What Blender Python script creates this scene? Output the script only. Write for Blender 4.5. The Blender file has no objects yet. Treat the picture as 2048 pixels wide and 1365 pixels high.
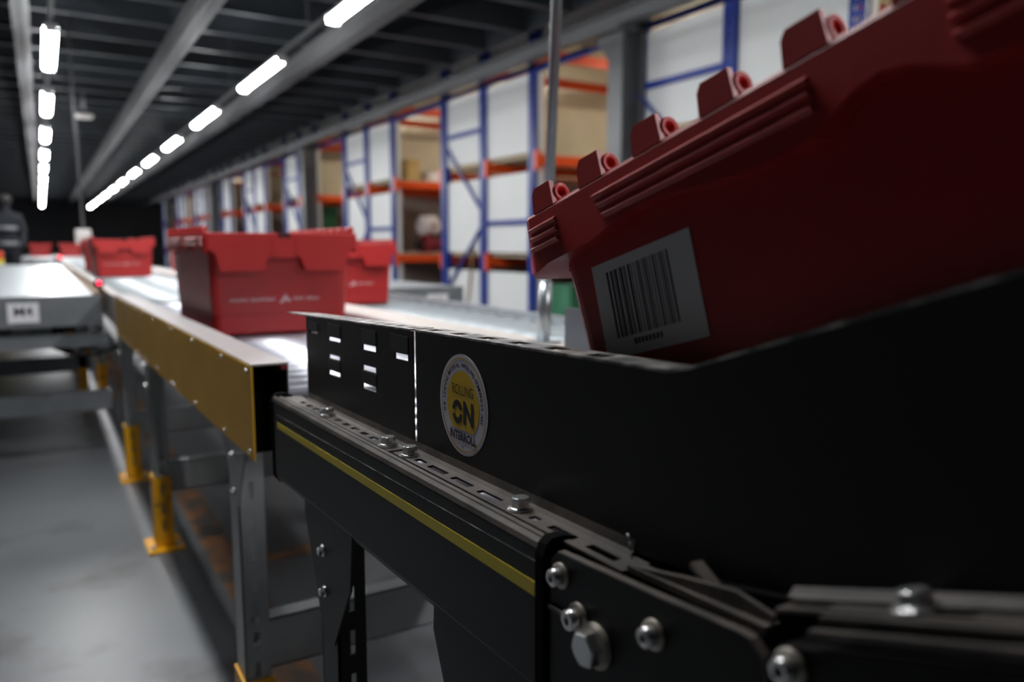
import bpy, bmesh, math, random
from mathutils import Vector, Matrix
random.seed(7)
S = bpy.context.scene
COL = S.collection
# ---------------------------------------------------------------- camera
F_PX, W_PX = 1545.0, 2048.0
VX, VY, CX, CY, CAM_H = 80.0, 492.0, 1024.0, 682.5, 0.95
pitch = math.atan((CY - VY) / F_PX)
yaw = math.atan((CX - VX) / F_PX * math.cos(pitch))
fwd = Vector((math.sin(yaw) * math.cos(pitch), math.cos(yaw) * math.cos(pitch), -math.sin(pitch)))
rgt = Vector((math.cos(yaw), -math.sin(yaw), 0)); upv = rgt.cross(fwd)
cd = bpy.data.cameras.new('camera'); cam = bpy.data.objects.new('camera', cd); COL.objects.link(cam)
cam.matrix_world = Matrix(((rgt.x, upv.x, -fwd.x, 0), (rgt.y, upv.y, -fwd.y, 0), (rgt.z, upv.z, -fwd.z, CAM_H), (0, 0, 0, 1)))
cd.sensor_width = 36.0; cd.lens = F_PX / W_PX * 36.0; cd.clip_start = 0.02; cd.clip_end = 200
cd.dof.use_dof = True; cd.dof.focus_distance = 0.70; cd.dof.aperture_fstop = 3.7
S.camera = cam
# ---------------------------------------------------------------- world, exposure
w = bpy.data.worlds.new('world'); S.world = w; w.use_nodes = True
w.node_tree.nodes['Background'].inputs[0].default_value = (0.6, 0.7, 0.85, 1)
w.node_tree.nodes['Background'].inputs[1].default_value = 0.02
S.view_settings.view_transform = 'Standard'; S.view_settings.look = 'None'
S.view_settings.gamma = 1.0; S.view_settings.use_curve_mapping = False
S.view_settings.exposure = 0.0
LAMP = 100.0          # emission of the strip lights
# ---------------------------------------------------------------- materials
def srgb(c):
    return tuple((x / 255 / 12.92) if x / 255 <= 0.04045 else ((x / 255 + 0.055) / 1.055) ** 2.4 for x in c)
MATS = {}
def mat(name, rgb, rough=0.5, metal=0.0, var=0.0, scale=8.0, bump=0.0, bscale=60.0, spec=0.5, stretch=None, rvar=0.0, dust=None, coat=0.0, trans=0.0):
    m = bpy.data.materials.new(name); m.use_nodes = True; N = m.node_tree.nodes; L = m.node_tree.links
    b = N['Principled BSDF']; c = srgb(rgb) + (1,)
    b.inputs['Base Color'].default_value = c; b.inputs['Roughness'].default_value = rough
    b.inputs['Metallic'].default_value = metal; b.inputs['Specular IOR Level'].default_value = spec
    b.inputs['Coat Weight'].default_value = coat
    tc = N.new('ShaderNodeTexCoord'); mp = N.new('ShaderNodeMapping'); L.new(tc.outputs['Object'], mp.inputs[0])
    if stretch: mp.inputs['Scale'].default_value = stretch
    last = None
    nz = N.new('ShaderNodeTexNoise'); nz.inputs['Scale'].default_value = scale; nz.inputs['Detail'].default_value = 5
    L.new(mp.outputs[0], nz.inputs['Vector'])
    if var > 0:
        r = N.new('ShaderNodeValToRGB'); r.color_ramp.elements[0].position = 0.3; r.color_ramp.elements[1].position = 0.7
        r.color_ramp.elements[0].color = tuple(x * (1 - var) for x in c[:3]) + (1,)
        r.color_ramp.elements[1].color = tuple(min(1, x * (1 + var)) for x in c[:3]) + (1,)
        L.new(nz.outputs[0], r.inputs[0]); L.new(r.outputs[0], b.inputs['Base Color']); last = r.outputs[0]
    if dust:
        n2 = N.new('ShaderNodeTexNoise'); n2.inputs['Scale'].default_value = dust[1]; n2.inputs['Detail'].default_value = 8
        L.new(mp.outputs[0], n2.inputs['Vector'])
        mr = N.new('ShaderNodeMapRange'); mr.inputs[1].default_value = dust[2]; mr.inputs[2].default_value = dust[3]
        L.new(n2.outputs[0], mr.inputs[0])
        mx = N.new('ShaderNodeMix'); mx.data_type = 'RGBA'; L.new(mr.outputs[0], mx.inputs[0])
        mx.inputs[6].default_value = c; mx.inputs[7].default_value = srgb(dust[0]) + (1,)
        if last: L.new(last, mx.inputs[6])
        L.new(mx.outputs[2], b.inputs['Base Color'])
    if rvar > 0:
        mr = N.new('ShaderNodeMapRange'); mr.inputs[3].default_value = max(0, rough - rvar); mr.inputs[4].default_value = min(1, rough + rvar)
        L.new(nz.outputs[0], mr.inputs[0]); L.new(mr.outputs[0], b.inputs['Roughness'])
    if bump > 0:
        n3 = N.new('ShaderNodeTexNoise'); n3.inputs['Scale'].default_value = bscale; L.new(mp.outputs[0], n3.inputs['Vector'])
        bp = N.new('ShaderNodeBump'); bp.inputs['Strength'].default_value = bump; bp.inputs['Distance'].default_value = 0.002
        L.new(n3.outputs[0], bp.inputs['Height']); L.new(bp.outputs[0], b.inputs['Normal'])
    MATS[name] = m; return m
def emis(name, rgb, strength):
    m = bpy.data.materials.new(name); m.use_nodes = True; N = m.node_tree.nodes; L = m.node_tree.links
    N.remove(N['Principled BSDF']); e = N.new('ShaderNodeEmission'); e.inputs[0].default_value = srgb(rgb) + (1,)
    e.inputs[1].default_value = strength; L.new(e.outputs[0], N['Material Output'].inputs[0]); MATS[name] = m; return m
mat('concrete', (102, 105, 109), 0.36, var=0.16, scale=1.6, rvar=0.10, bump=0.05, bscale=14, dust=((70, 68, 66), 3.2, 0.56, 0.72))
mat('floor_tape', (160, 108, 62), 0.5, var=0.2, scale=9, dust=((92, 84, 76), 10, 0.40, 0.58))
mat('ceiling_steel', (59, 64, 69), 0.45, 0.3, var=0.15, scale=2)
mat('beam_grey', (100, 101, 103), 0.42, 0.2, var=0.08, scale=3)
mat('wall_dark', (44, 45, 48), 0.8, var=0.25, scale=0.7)
mat('wall_pale', (150, 150, 148), 0.8, var=0.1, scale=0.7)
mat('cream_board', (205, 196, 172), 0.7, var=0.06, scale=3)
mat('rack_blue', (26, 52, 140), 0.35, 0.0, var=0.08, scale=3)
mat('rack_orange', (232, 82, 22), 0.4, var=0.06, scale=3)
mat('panel_white', (225, 227, 226), 0.45, var=0.02, scale=1)
mat('galvanised', (176, 182, 186), 0.32, 0.75, var=0.14, scale=14, rvar=0.08, bump=0.05, bscale=40)
mat('galvanised_dull', (128, 132, 136), 0.42, 0.4, var=0.12, scale=12)
mat('leg_grey', (168, 171, 171), 0.42, 0.2, var=0.08, scale=10)
mat('pale_rail', (186, 178, 172), 0.38, 0.15, var=0.05, scale=5)
mat('roller_zinc', (196, 198, 208), 0.34, 0.85, var=0.05, scale=30)
mat('roller_pale', (166, 174, 178), 0.45, 0.4, var=0.05, scale=30)
mat('belt_steel', (168, 176, 180), 0.34, 0.65, var=0.08, scale=3, stretch=(1, 6, 1))
mat('yellow_guard', (236, 180, 52), 0.45, 0.1, var=0.06, scale=5)
mat('yellow_sleeve', (238, 172, 20), 0.45, var=0.08, scale=20, dust=((120, 96, 40), 26, 0.58, 0.75))
mat('cap_grey', (150, 143, 143), 0.42, 0.15, var=0.05, scale=20)
mat('black_steel', (22, 21, 20), 0.45, 0.0, var=0.10, scale=30, bump=0.04, bscale=400, spec=0.30)
mat('black_deep', (12, 12, 12), 0.85, 0.0, var=0.1, scale=20, spec=0.06)
mat('black_dusty', (62, 57, 54), 0.6, 0.0, var=0.12, scale=25, dust=((108, 98, 91), 18, 0.4, 0.75), bump=0.15, bscale=300)
mat('lip_worn', (96, 95, 94), 0.38, 0.3, var=0.2, scale=50, dust=((190, 186, 182), 45, 0.45, 0.65))
mat('tab_black', (27, 25, 24), 0.42, 0.0, var=0.12, scale=40, spec=0.45)
mat('stripe_yellow', (232, 208, 20), 0.4, var=0.04, scale=20)
mat('zinc_bolt', (226, 226, 226), 0.25, 0.88, var=0.08, scale=200)
mat('washer_dull', (186, 180, 168), 0.38, 0.6, var=0.12, scale=200)
mat('socket_dark', (25, 25, 25), 0.5)
mat('tote_red', (178, 40, 40), 0.42, var=0.04, scale=6, bump=0.06, bscale=90, dust=((168, 92, 92), 7, 0.66, 0.9))
mat('tote_red_b', (176, 34, 38), 0.42, var=0.05, scale=5, bump=0.06, bscale=90)
mat('notch_shade', (70, 14, 16), 0.6)  # dark red that stands for the shade in the rim notch
mat('paper_white', (226, 226, 230), 0.55, var=0.02, scale=10)
mat('ink_black', (24, 24, 26), 0.5)
mat('print_pale', (226, 196, 200), 0.5)
mat('sticker_white', (232, 226, 240), 0.4)
mat('sticker_yellow', (232, 190, 12), 0.4)
mat('sticker_gold', (214, 176, 70), 0.4)
mat('sticker_ink', (16, 16, 18), 0.45)
mat('cable_black', (22, 22, 24), 0.5)
mat('green_plastic', (62, 124, 92), 0.5, var=0.1)
mat('green_sheet', (26, 84, 48), 0.7, var=0.2, scale=3)
mat('dark_cloth', (24, 27, 36), 0.85, var=0.2, scale=20)
mat('reflect_band', (120, 122, 126), 0.4)
mat('skin', (176, 128, 104), 0.6)
mat('hair_dark', (24, 20, 18), 0.7)
mat('carton', (196, 166, 108), 0.75, var=0.08, scale=10)
mat('bag_white', (226, 218, 218), 0.6, var=0.05, scale=10)
mat('cloth_red', (120, 26, 40), 0.8, var=0.12, scale=20)
mat('cloth_taupe', (158, 144, 138), 0.85, var=0.1, scale=4)
mat('brown_board', (120, 92, 58), 0.7, var=0.1)
mat('hi_orange', (226, 74, 24), 0.5)
mat('hi_yellow', (226, 198, 30), 0.5)
mat('light_housing', (200, 202, 204), 0.4)
mat('box_white', (206, 202, 198), 0.5)
emis('lamp_white', (250, 251, 252), LAMP)
emis('lamp_warm', (255, 246, 230), 75.0)
emis('led_red', (255, 40, 70), 9.0)
# ---------------------------------------------------------------- mesh helpers
ORG = {}
class MB:
    def __init__(s): s.v = []; s.f = []; s.sm = []
    def add(s, vs, fs, smooth=False):
        o = len(s.v); s.v += [tuple(p) for p in vs]; s.f += [tuple(i + o for i in f) for f in fs]; s.sm += [smooth] * len(fs); return s
    def hexa(s, p):      # 8 points: bottom 4 ccw, top 4 ccw
        return s.add(p, [(0, 3, 2, 1), (4, 5, 6, 7), (0, 1, 5, 4), (1, 2, 6, 5), (2, 3, 7, 6), (3, 0, 4, 7)])
    def box(s, x0, x1, y0, y1, z0, z1):
        return s.hexa([(x0, y0, z0), (x1, y0, z0), (x1, y1, z0), (x0, y1, z0), (x0, y0, z1), (x1, y0, z1), (x1, y1, z1), (x0, y1, z1)])
    def bar(s, a, b, w, h, up=(0, 0, 1)):     # rectangular bar from a to b
        a = Vector(a); b = Vector(b); d = (b - a).normalized(); u = Vector(up)
        r = d.cross(u)
        if r.length < 1e-4: r = d.cross(Vector((0, 1, 0)))
        r.normalize(); u = r.cross(d); P = []
        for q in (a, b):
            for sx, sz in ((-1, -1), (1, -1), (1, 1), (-1, 1)): P.append(q + r * sx * w / 2 + u * sz * h / 2)
        return s.add(P, [(0, 1, 2, 3), (7, 6, 5, 4), (0, 4, 5, 1), (1, 5, 6, 2), (2, 6, 7, 3), (3, 7, 4, 0)])
    def cyl(s, a, b, r, n=16, r2=None, cap=True, smooth=True, ph=0.0):
        a = Vector(a); b = Vector(b); d = (b - a).normalized(); t = Vector((0, 0, 1)) if abs(d.z) < 0.9 else Vector((1, 0, 0))
        u = d.cross(t).normalized(); v = d.cross(u); r2 = r if r2 is None else r2; P = []
        for q, rr in ((a, r), (b, r2)):
            for i in range(n):
                k = 2 * math.pi * i / n + ph; P.append(q + (u * math.cos(k) + v * math.sin(k)) * rr)
        s.add(P, [(i, (i + 1) % n, n + (i + 1) % n, n + i) for i in range(n)], smooth)
        if cap: s.add(P, [tuple(range(n - 1, -1, -1)), tuple(range(n, 2 * n))])
        return s
    def ring(s, a, b, ro, ri, n=20):
        a = Vector(a); b = Vector(b); d = (b - a).normalized(); t = Vector((0, 0, 1)) if abs(d.z) < 0.9 else Vector((1, 0, 0))
        u = d.cross(t).normalized(); v = d.cross(u); P = []
        for q, rr in ((a, ro), (b, ro), (b, ri), (a, ri)):
            for i in range(n):
                k = 2 * math.pi * i / n; P.append(q + (u * math.cos(k) + v * math.sin(k)) * rr)
        return s.add(P, [(j * n + i, j * n + (i + 1) % n, ((j + 1) % 4) * n + (i + 1) % n, ((j + 1) % 4) * n + i) for j in range(4) for i in range(n)], True)
    def prism(s, poly, fn, w0, w1):    # poly: 2D (u,v) list, fn(u,v,w)->xyz
        n = len(poly); P = [fn(u, v, w0) for u, v in poly] + [fn(u, v, w1) for u, v in poly]
        return s.add(P, [tuple(range(n - 1, -1, -1)), tuple(range(n, 2 * n))] + [(i, (i + 1) % n, n + (i + 1) % n, n + i) for i in range(n)])
    def loft(s, secs, close=True, cap=True, smooth=False):
        n = len(secs[0]); P = [p for q in secs for p in q]; F = []
        for k in range(len(secs) - 1):
            for i in range(n if close else n - 1): F.append((k * n + i, k * n + (i + 1) % n, (k + 1) * n + (i + 1) % n, (k + 1) * n + i))
        s.add(P, F, smooth)
        if cap: s.add(P, [tuple(range(n - 1, -1, -1)), tuple(range((len(secs) - 1) * n, len(secs) * n))])
        return s
    def grid(s, us, vs, holes, fn, t):  # plate with real rectangular holes; fn(u,v,w)
        us = sorted(set([round(x, 5) for x in us] + [round(h[i], 5) for h in holes for i in (0, 1)]))
        vs = sorted(set([round(x, 5) for x in vs] + [round(h[i], 5) for h in holes for i in (2, 3)]))
        def hole(i, j):
            if i < 0 or j < 0 or i >= len(us) - 1 or j >= len(vs) - 1: return True
            u = (us[i] + us[i + 1]) / 2; v = (vs[j] + vs[j + 1]) / 2
            return any(h[0] < u < h[1] and h[2] < v < h[3] for h in holes)
        for i in range(len(us) - 1):
            for j in range(len(vs) - 1):
                if hole(i, j): continue
                a, b, c, d = us[i], us[i + 1], vs[j], vs[j + 1]
                q = [(a, c), (b, c), (b, d), (a, d)]
                s.add([fn(u, v, 0) for u, v in q], [(3, 2, 1, 0)]); s.add([fn(u, v, t) for u, v in q], [(0, 1, 2, 3)])
                for k, (di, dj) in enumerate(((0, -1), (1, 0), (0, 1), (-1, 0))):
                    if hole(i + di, j + dj):
                        e0, e1 = q[k], q[(k + 1) % 4]; s.add([fn(*e0, 0), fn(*e1, 0), fn(*e1, t), fn(*e0, t)], [(0, 1, 2, 3)])
        return s
    def build(s, name, m, parent=None, bevel=0.0, seg=2, fix=True):
        o = ORG.get(parent.name, Vector((0, 0, 0))) if parent else Vector((0, 0, 0))
        me = bpy.data.meshes.new(name); me.from_pydata([(p[0] - o.x, p[1] - o.y, p[2] - o.z) for p in s.v], [], s.f)
        me.polygons.foreach_set('use_smooth', s.sm); me.materials.append(MATS[m])
        bm = bmesh.new(); bm.from_mesh(me); bmesh.ops.remove_doubles(bm, verts=bm.verts, dist=1e-6)
        if fix: bmesh.ops.recalc_face_normals(bm, faces=bm.faces)
        bm.to_mesh(me); bm.free(); me.update()
        ob = bpy.data.objects.new(name, me); COL.objects.link(ob)
        if parent: ob.parent = parent; ORG[ob.name] = o
        else: ORG[ob.name] = Vector((0, 0, 0))
        if bevel > 0:
            bv = ob.modifiers.new('bevel', 'BEVEL'); bv.width = bevel; bv.segments = seg; bv.limit_method = 'ANGLE'; bv.angle_limit = math.radians(40)
        return ob
def thing(name, loc, label, cat, group=None):
    o = bpy.data.objects.new(name, None); COL.objects.link(o); o.location = loc; o.empty_display_size = 0.05
    o['label'] = label; o['category'] = cat
    if group: o['group'] = group
    ORG[o.name] = Vector(loc); return o
def tag(o, label, cat, group=None):
    o['label'] = label; o['category'] = cat
    if group: o['group'] = group
    return o
def struct(o): o['kind'] = 'structure'; return o
def tree(o, parent=None):
    c = o.copy(); COL.objects.link(c); c.parent = parent
    for ch in list(o.children): tree(ch, c)
    return c
def lerp(pts, x):      # pts sorted by x
    if x <= pts[0][0]: (a, b), (c, d) = pts[0], pts[1]
    elif x >= pts[-1][0]: (a, b), (c, d) = pts[-2], pts[-1]
    else:
        for k in range(len(pts) - 1):
            if pts[k][0] <= x <= pts[k + 1][0]: (a, b), (c, d) = pts[k], pts[k + 1]; break
    return b + (d - b) * (x - a) / (c - a)
def text2d(body, size, bold=0.0, shear=0.0, sx=1.0):
    cu = bpy.data.curves.new('t', 'FONT'); cu.body = body; cu.size = size; cu.offset = bold; cu.align_x = 'CENTER'; cu.align_y = 'CENTER'; cu.resolution_u = 3; cu.shear = shear
    ob = bpy.data.objects.new('t', cu); COL.objects.link(ob); bpy.context.view_layer.update()
    me = ob.evaluated_get(bpy.context.evaluated_depsgraph_get()).to_mesh()
    vs = [(v.co.x * sx, v.co.y) for v in me.vertices]; fs = [tuple(p.vertices) for p in me.polygons]
    ob.to_mesh_clear(); bpy.data.objects.remove(ob); bpy.data.curves.remove(cu)
    return vs, fs
# ---------------------------------------------------------------- the setting
def concrete_floor():
    o = MB().box(-7, 14, -4, 42, -0.05, 0).build('floor', 'concrete'); return struct(o)
concrete_floor()
ceil = struct(MB().box(-7, 4.6, -4, 42, 3.32, 3.4).build('ceiling', 'ceiling_steel'))
y = -3.6; k = 0
while y < 41.5:
    j = MB(); j.box(-7, 4.27, y, y + 0.012, 3.07, 3.32); j.box(-7, 4.27, y - 0.03, y + 0.05, 3.06, 3.072)
    j.build('joist', 'ceiling_steel', ceil); y += 0.80
for x in (-3.9, -0.02, 1.30, 2.62, 4.33):
    zb = 2.86 if x < 4 else 2.80
    hb = 0.2 if x < 4 else 0.13
    b = MB().box(x - 0.065, x + 0.065, -4, 42, zb, zb + 0.014).box(x - 0.006, x + 0.006, -4, 42, zb, zb + hb).box(x - 0.065, x + 0.065, -4, 42, zb + hb - 0.01, zb + hb + 0.004)
    b.build('main_beam', 'beam_grey', ceil)
MB().box(4.27, 4.285, -4, 42, 3.05, 3.32).build('edge_channel', 'ceiling_steel', ceil)
struct(MB().box(-7, 14, 42, 42.1, 0, 6).build('wall_far', 'wall_dark'))
struct(MB().box(-7.1, -7, -4, 42, 0, 6).build('wall_left', 'wall_dark'))
struct(MB().box(14, 14.1, -4, 42, 0, 6).build('wall_right', 'wall_pale'))
struct(MB().box(-7, 14, -4.1, -4, 0, 6).build('wall_back', 'wall_dark'))
struct(MB().box(4.66, 14, -4, 42, 3.30, 3.34).build('trim_1', 'cream_board'))
struct(MB().box(4.74, 4.76, -4, 42, 3.08, 3.30).build('trim_2', 'panel_white'))
t = MB().box(0.38, 0.47, 1.0, 8.0, 0, 0.0012); t = t.build('floor_marking', 'floor_tape'); tag(t, 'long worn orange tape line on the floor under the main conveyor', 'floor marking', 'orange tape lines on the floor')
t = MB().box(0.475, 1.9, 2.30, 2.38, 0, 0.0012).build('floor_marking', 'floor_tape'); tag(t, 'short orange tape line crossing the floor at right angles behind the black leg', 'floor marking', 'orange tape lines on the floor')
# ---------------------------------------------------------------- strip lights
def strip_light(loc, label, group):
    x, yy, z = loc
    t = thing('strip_light', loc, label, 'ceiling light', group)
    MB().box(x - 0.035, x + 0.035, yy - 0.75, yy + 0.75, z + 0.035, z + 0.06).build('housing', 'light_housing', t, 0.004)
    n = 12; prof = [(0.047 * math.cos(math.pi * i / n), -0.034 * math.sin(math.pi * i / n)) for i in range(n + 1)]
    d = MB(); d.loft([[(x + a, yy + s * 0.74, z + 0.035 + c) for a, c in prof] for s in (-1, 1)], smooth=True)
    d.build('diffuser', 'lamp_white', t)
    for s in (-1, 1): MB().box(x - 0.045, x + 0.045, yy + s * 0.745 - 0.006, yy + s * 0.745 + 0.006, z + 0.0, z + 0.06).build('end_cap', 'light_housing', t)
    return t
ords = ['nearest', 'second nearest', 'third', 'fourth', 'fifth', 'sixth', 'seventh', 'eighth', 'ninth', 'tenth', 'eleventh', 'twelfth']
masters = {}
for side, X, y0, n, off in (('left', 0.17, 1.91, 13, 2), ('right', 1.90, -0.87, 14, 2)):
    for i in range(n):
        yy = y0 + 2.87 * i
        lab = '%s white strip light in the %s lamp row, counted from the front' % (ords[i - off], side) if i >= off else \
            'white strip light of the %s lamp row overhead, outside the frame' % side
        if not masters: o = strip_light((X, yy, 2.53), lab, 'left row of strip lights'); masters['l'] = o
        else: o = tree(masters['l']); o.location = (X, yy, 2.53)
        o['label'] = lab; o['group'] = '%s row of strip lights' % side
    tr = MB().box(X - 0.016, X + 0.016, -3.9, 40, 2.595, 2.625)
    tr = tr.build('light_trunking', 'beam_grey'); tag(tr, 'thin grey trunking carrying the %s row of strip lights' % side, 'trunking')
    yy = -2.4
    while yy < 40:
        MB().cyl((X, yy, 2.62), (X, yy, 3.32), 0.004, 6).build('hanger', 'beam_grey', tr); yy += 2.87
o = MB().cyl((0.66, 13.1, 2.84), (0.66, 13.1, 2.80), 0.13, 20, 0.11).build('smoke_detector', 'box_white')
MB().cyl((0.66, 13.1, 2.84), (0.66, 13.1, 3.32), 0.03, 10).build('mount', 'beam_grey', o); tag(o, 'small pale round detector hanging under the dark ceiling between the lamp rows', 'detector')
# ---------------------------------------------------------------- columns
def column(y, label, first=None):
    t = thing('steel_column', (4.5, y, 0), label, 'column', 'grey steel columns in front of the racks')
    f = MB().box(4.40, 4.412, y - 0.1, y + 0.1, 0, 2.95).box(4.648, 4.66, y - 0.1, y + 0.1, 0, 2.95).box(4.412, 4.648, y - 0.005, y + 0.005, 0, 2.95)
    f.build('shaft', 'beam_grey', t)
    MB().box(4.36, 4.70, y - 0.15, y + 0.15, 0, 0.02).build('base_plate', 'beam_grey', t)
    b = MB(); yy = y + 0.1
    b.prism([(yy, 2.56), (yy, 2.80), (yy + 0.20, 2.80), (yy + 0.15, 2.75), (yy + 0.05, 2.64)], lambda u, v, w: (4.40 + w, u, v), 0, 0.10)
    b.build('haunch', 'beam_grey', t)
    c = MB().box(4.26, 4.52, y - 0.2, y + 0.5, 2.78, 2.80).build('cap_plate', 'beam_grey', t)
    return t
cm = column(5.52, 'grey steel column right of the thin pole, nearest of the row')
for yy, l in ((15.05, 'grey steel column before the racks above the red tote, second of the row'), (24.6, 'distant grey steel column, third of the row'), (34.1, 'farthest grey steel column, fourth of the row')):
    o = tree(cm); o.location = (4.5, yy, 0); o['label'] = l
# ---------------------------------------------------------------- racks
RX = 4.65
def rack(y0, idx, label):
    t = thing('pallet_rack', (RX, y0, 0), label, 'rack', 'blue and orange racks standing end-on to the aisle')
    A, B, C = y0, y0 + 1.11, y0 + 2.18
    H = 3.26
    # front row uprights with real slots on the faces turned to the conveyor
    for k, yy in enumerate((A, B, C)):
        u = MB(); holes = []
        z = 0.15
        while z < 3.1:
            holes += [(yy - 0.024, yy - 0.008, z, z + 0.035), (yy + 0.008, yy + 0.024, z, z + 0.035)]; z += 0.075
        if idx > 3: holes = []
        u.grid([yy - 0.062, yy + 0.062], [0, H], holes, lambda a, b, w_: (RX + w_, a, b), 0.004)
        u.box(RX, RX + 0.09, yy - 0.064, yy - 0.058, 0, H); u.box(RX, RX + 0.09, yy + 0.058, yy + 0.064, 0, H)
        o = u.build('upright', 'rack_blue', t)
        MB().box(RX - 0.03, RX + 0.11, yy - 0.075, yy + 0.075, 0, 0.012).build('foot_plate', 'rack_blue', o)
    for xx in (RX + 2.8, RX + 5.6):
        for yy in (A, B, C): MB().box(xx, xx + 0.09, yy - 0.05, yy + 0.05, 0, H).build('upright', 'rack_blue', t)
    # bracing
    z0 = 0.20
    MB().bar((RX + 0.02, C, 2.30), (RX + 0.02, B, 1.34), 0.02, 0.045, (1, 0, 0)).build('diagonal_brace', 'rack_blue', t)
    MB().bar((RX + 0.02, B, 1.22), (RX + 0.02, C, 0.32), 0.02, 0.045, (1, 0, 0)).build('diagonal_brace', 'rack_blue', t)
    for (p, q, zz) in ((B, C, 2.35), (A, B, 1.22), (B, C, 2.86), (A, B, 2.86), (A, B, 0.16)):
        MB().box(RX + 0.01, RX + 0.035, p, q, zz - 0.028, zz + 0.028).build('crossbar', 'rack_blue', t)
    MB().box(RX + 0.005, RX + 0.045, y0 - 1.69, A, 2.80, 2.87).build('aisle_tie', 'rack_blue', t)
    MB().box(RX + 2.8, RX + 2.84, y0 - 1.69, A, 2.80, 2.87).build('aisle_tie', 'rack_blue', t)
    # beams running away from the aisle, connectors on the near side of the uprights
    for yy in (A - 0.068, B - 0.068, C + 0.108):
        for zz in (0.76, 1.88, 2.98):
            if yy > C and zz > 2.9: continue
            b = MB().box(RX + 0.02, RX + 8.3, yy - 0.04, yy, zz - 0.055, zz + 0.055).build('beam', 'rack_orange', t)
            MB().box(RX - 0.004, RX + 0.05, yy - 0.045, yy + 0.006, zz - 0.11, zz + 0.10).build('beam_connector', 'rack_orange', b)
    for p, q in ((A, B), (B, C)):
        for zz in (0.80, 1.92):
            MB().box(RX + 0.11, RX + 8.3, p - 0.04, q - 0.08, zz + 0.02, zz + 0.035).build('shelf_deck', 'cream_board', t)
    for p, q in ((A + 0.06, B - 0.06), (B + 0.06, C - 0.06)):
        for z0, z1 in ((0.06, 0.64), (0.87, 1.77), (1.98, 2.82)):
            MB().box(RX + 0.045, RX + 0.06, p - 0.01, q + 0.01, z0, z1).build('side_panel', 'panel_white', t)
    for z0, z1 in ((0.06, 0.70), (0.85, 1.80), (1.97, 2.74)):
        MB().box(RX + 0.11, RX + 8.2, B + 0.1, B + 0.115, z0, z1).build('back_panel', 'cream_board' if z0 > 1.9 else 'cloth_taupe', t)
    MB().box(RX + 0.05, RX + 0.115, A - 0.075, A - 0.055, 0.05, 2.8).build('edge_strip', 'panel_white', t)
    return t
names = ['at the right edge behind the tilted red tote', 'with the nearest full bay, right of the thin pole foot', 'behind and right of the big red tote on the rollers', 'directly above the red tote on the rollers', 'fifth', 'sixth', 'seventh', 'eighth', 'ninth']
PER = 3.935
for i in range(9):
    y0 = 3.33 + PER * i
    lab = ['blue rack with white side panels directly behind the tilted tote, nearest of the racks',
           'blue and orange rack with K brace and white panels, left of the nearest grey column',
           'blue and orange rack holding the yellowish carton and white bag, third from the camera',
           'blue rack with white panels beside the green sheet, fourth from the camera'][i] if i < 4 else \
        'distant blue and orange rack with white panels, %s from the camera' % ords[i]
    rack(y0, i, lab)
# lamps inside the picking aisles (hung between the rack rows)
for i in range(9):
    yc = 3.33 + PER * i - 0.88
    for k, xx in enumerate(((6.3, 9.4) if i < 4 or i == 7 else (9.4, 12.0))):
        t = thing('aisle_lamp', (xx, yc, 2.92), '%s strip lamp under the cream deck of the %s rack aisle' % (('front', 'rear')[k], ords[i]), 'lamp', 'lamps between the racks')
        MB().box(xx - 0.5, xx + 0.5, yc - 0.03, yc + 0.03, 2.955, 2.985).build('housing', 'light_housing', t)
        MB().box(xx - 0.48, xx + 0.48, yc - 0.035, yc + 0.035, 2.925, 2.955).build('diffuser', 'lamp_warm', t)
        MB().cyl((xx, yc, 2.985), (xx, yc, 3.30), 0.005, 6).build('hanger', 'beam_grey', t)
# goods on the shelves
A2 = 3.33 + PER * 2; A3 = A2 + PER
def crate(loc, sz, m, label, cat, name):
    x, y, z = loc; a, b, c = sz
    t = thing(name, (x, y, z), label, cat)
    MB().box(x - a / 2, x + a / 2, y - b / 2, y + b / 2, z, z + c).build('body', m, t, 0.006)
    MB().box(x - a / 2 - 0.008, x + a / 2 + 0.008, y - b / 2 - 0.008, y + b / 2 + 0.008, z + c - 0.03, z + c + 0.004).build('lid', m, t, 0.004)
    return t
crate((5.10, A2 + 0.35, 1.955), (0.22, 0.3, 0.34), 'carton', 'yellowish carton on the middle shelf of the rack right of the red tote', 'box', 'carton')
crate((5.65, A2 + 0.35, 1.955), (0.6, 0.4, 0.16), 'bag_white', 'low white box beside the yellowish carton on the shelf', 'box', 'flat_box')
crate((4.98, A3 + 0.5, 0.835), (0.02 + 0.3, 0.8, 0.9), 'green_sheet', 'dark green wrapped load on the rack shelf above the red tote', 'load', 'wrapped_load')
crate((5.08, 6.95, 0.0), (0.5, 0.38, 0.52), 'green_plastic', 'green plastic bin on the floor between racks behind the thin pole', 'bin', 'green_bin')
# white bag and red bundle
t = thing('white_bag', (5.35, A2 + 0.2, 1.125), 'crumpled white bag with small red print leaning on the shelf of the rack', 'bag')
b = MB(); secs = []
for k in range(7):
    f = k / 6; r = 0.16 * (0.75 + 0.35 * math.sin(math.pi * (0.15 + f * 0.75)))
    secs.append([(5.35 + r * 1.15 * math.cos(a) + 0.02 * math.sin(5 * a + k), A2 + 0.2 + r * 0.6 * math.sin(a), 1.135 + 0.28 * f + 0.02 * math.sin(3 * a)) for a in [2 * math.pi * q / 20 for q in range(20)]])
b.loft(secs, smooth=True); b.build('bag_body', 'bag_white', t)
MB().box(5.35, 5.42, A2 + 0.06, A2 + 0.075, 1.24, 1.30).build('red_print', 'cloth_red', t)
t = thing('red_bundle', (5.42, A2 + 0.2, 0.835), 'dark red folded bundle with black end under the white bag', 'bundle')
b = MB(); secs = []
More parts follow.
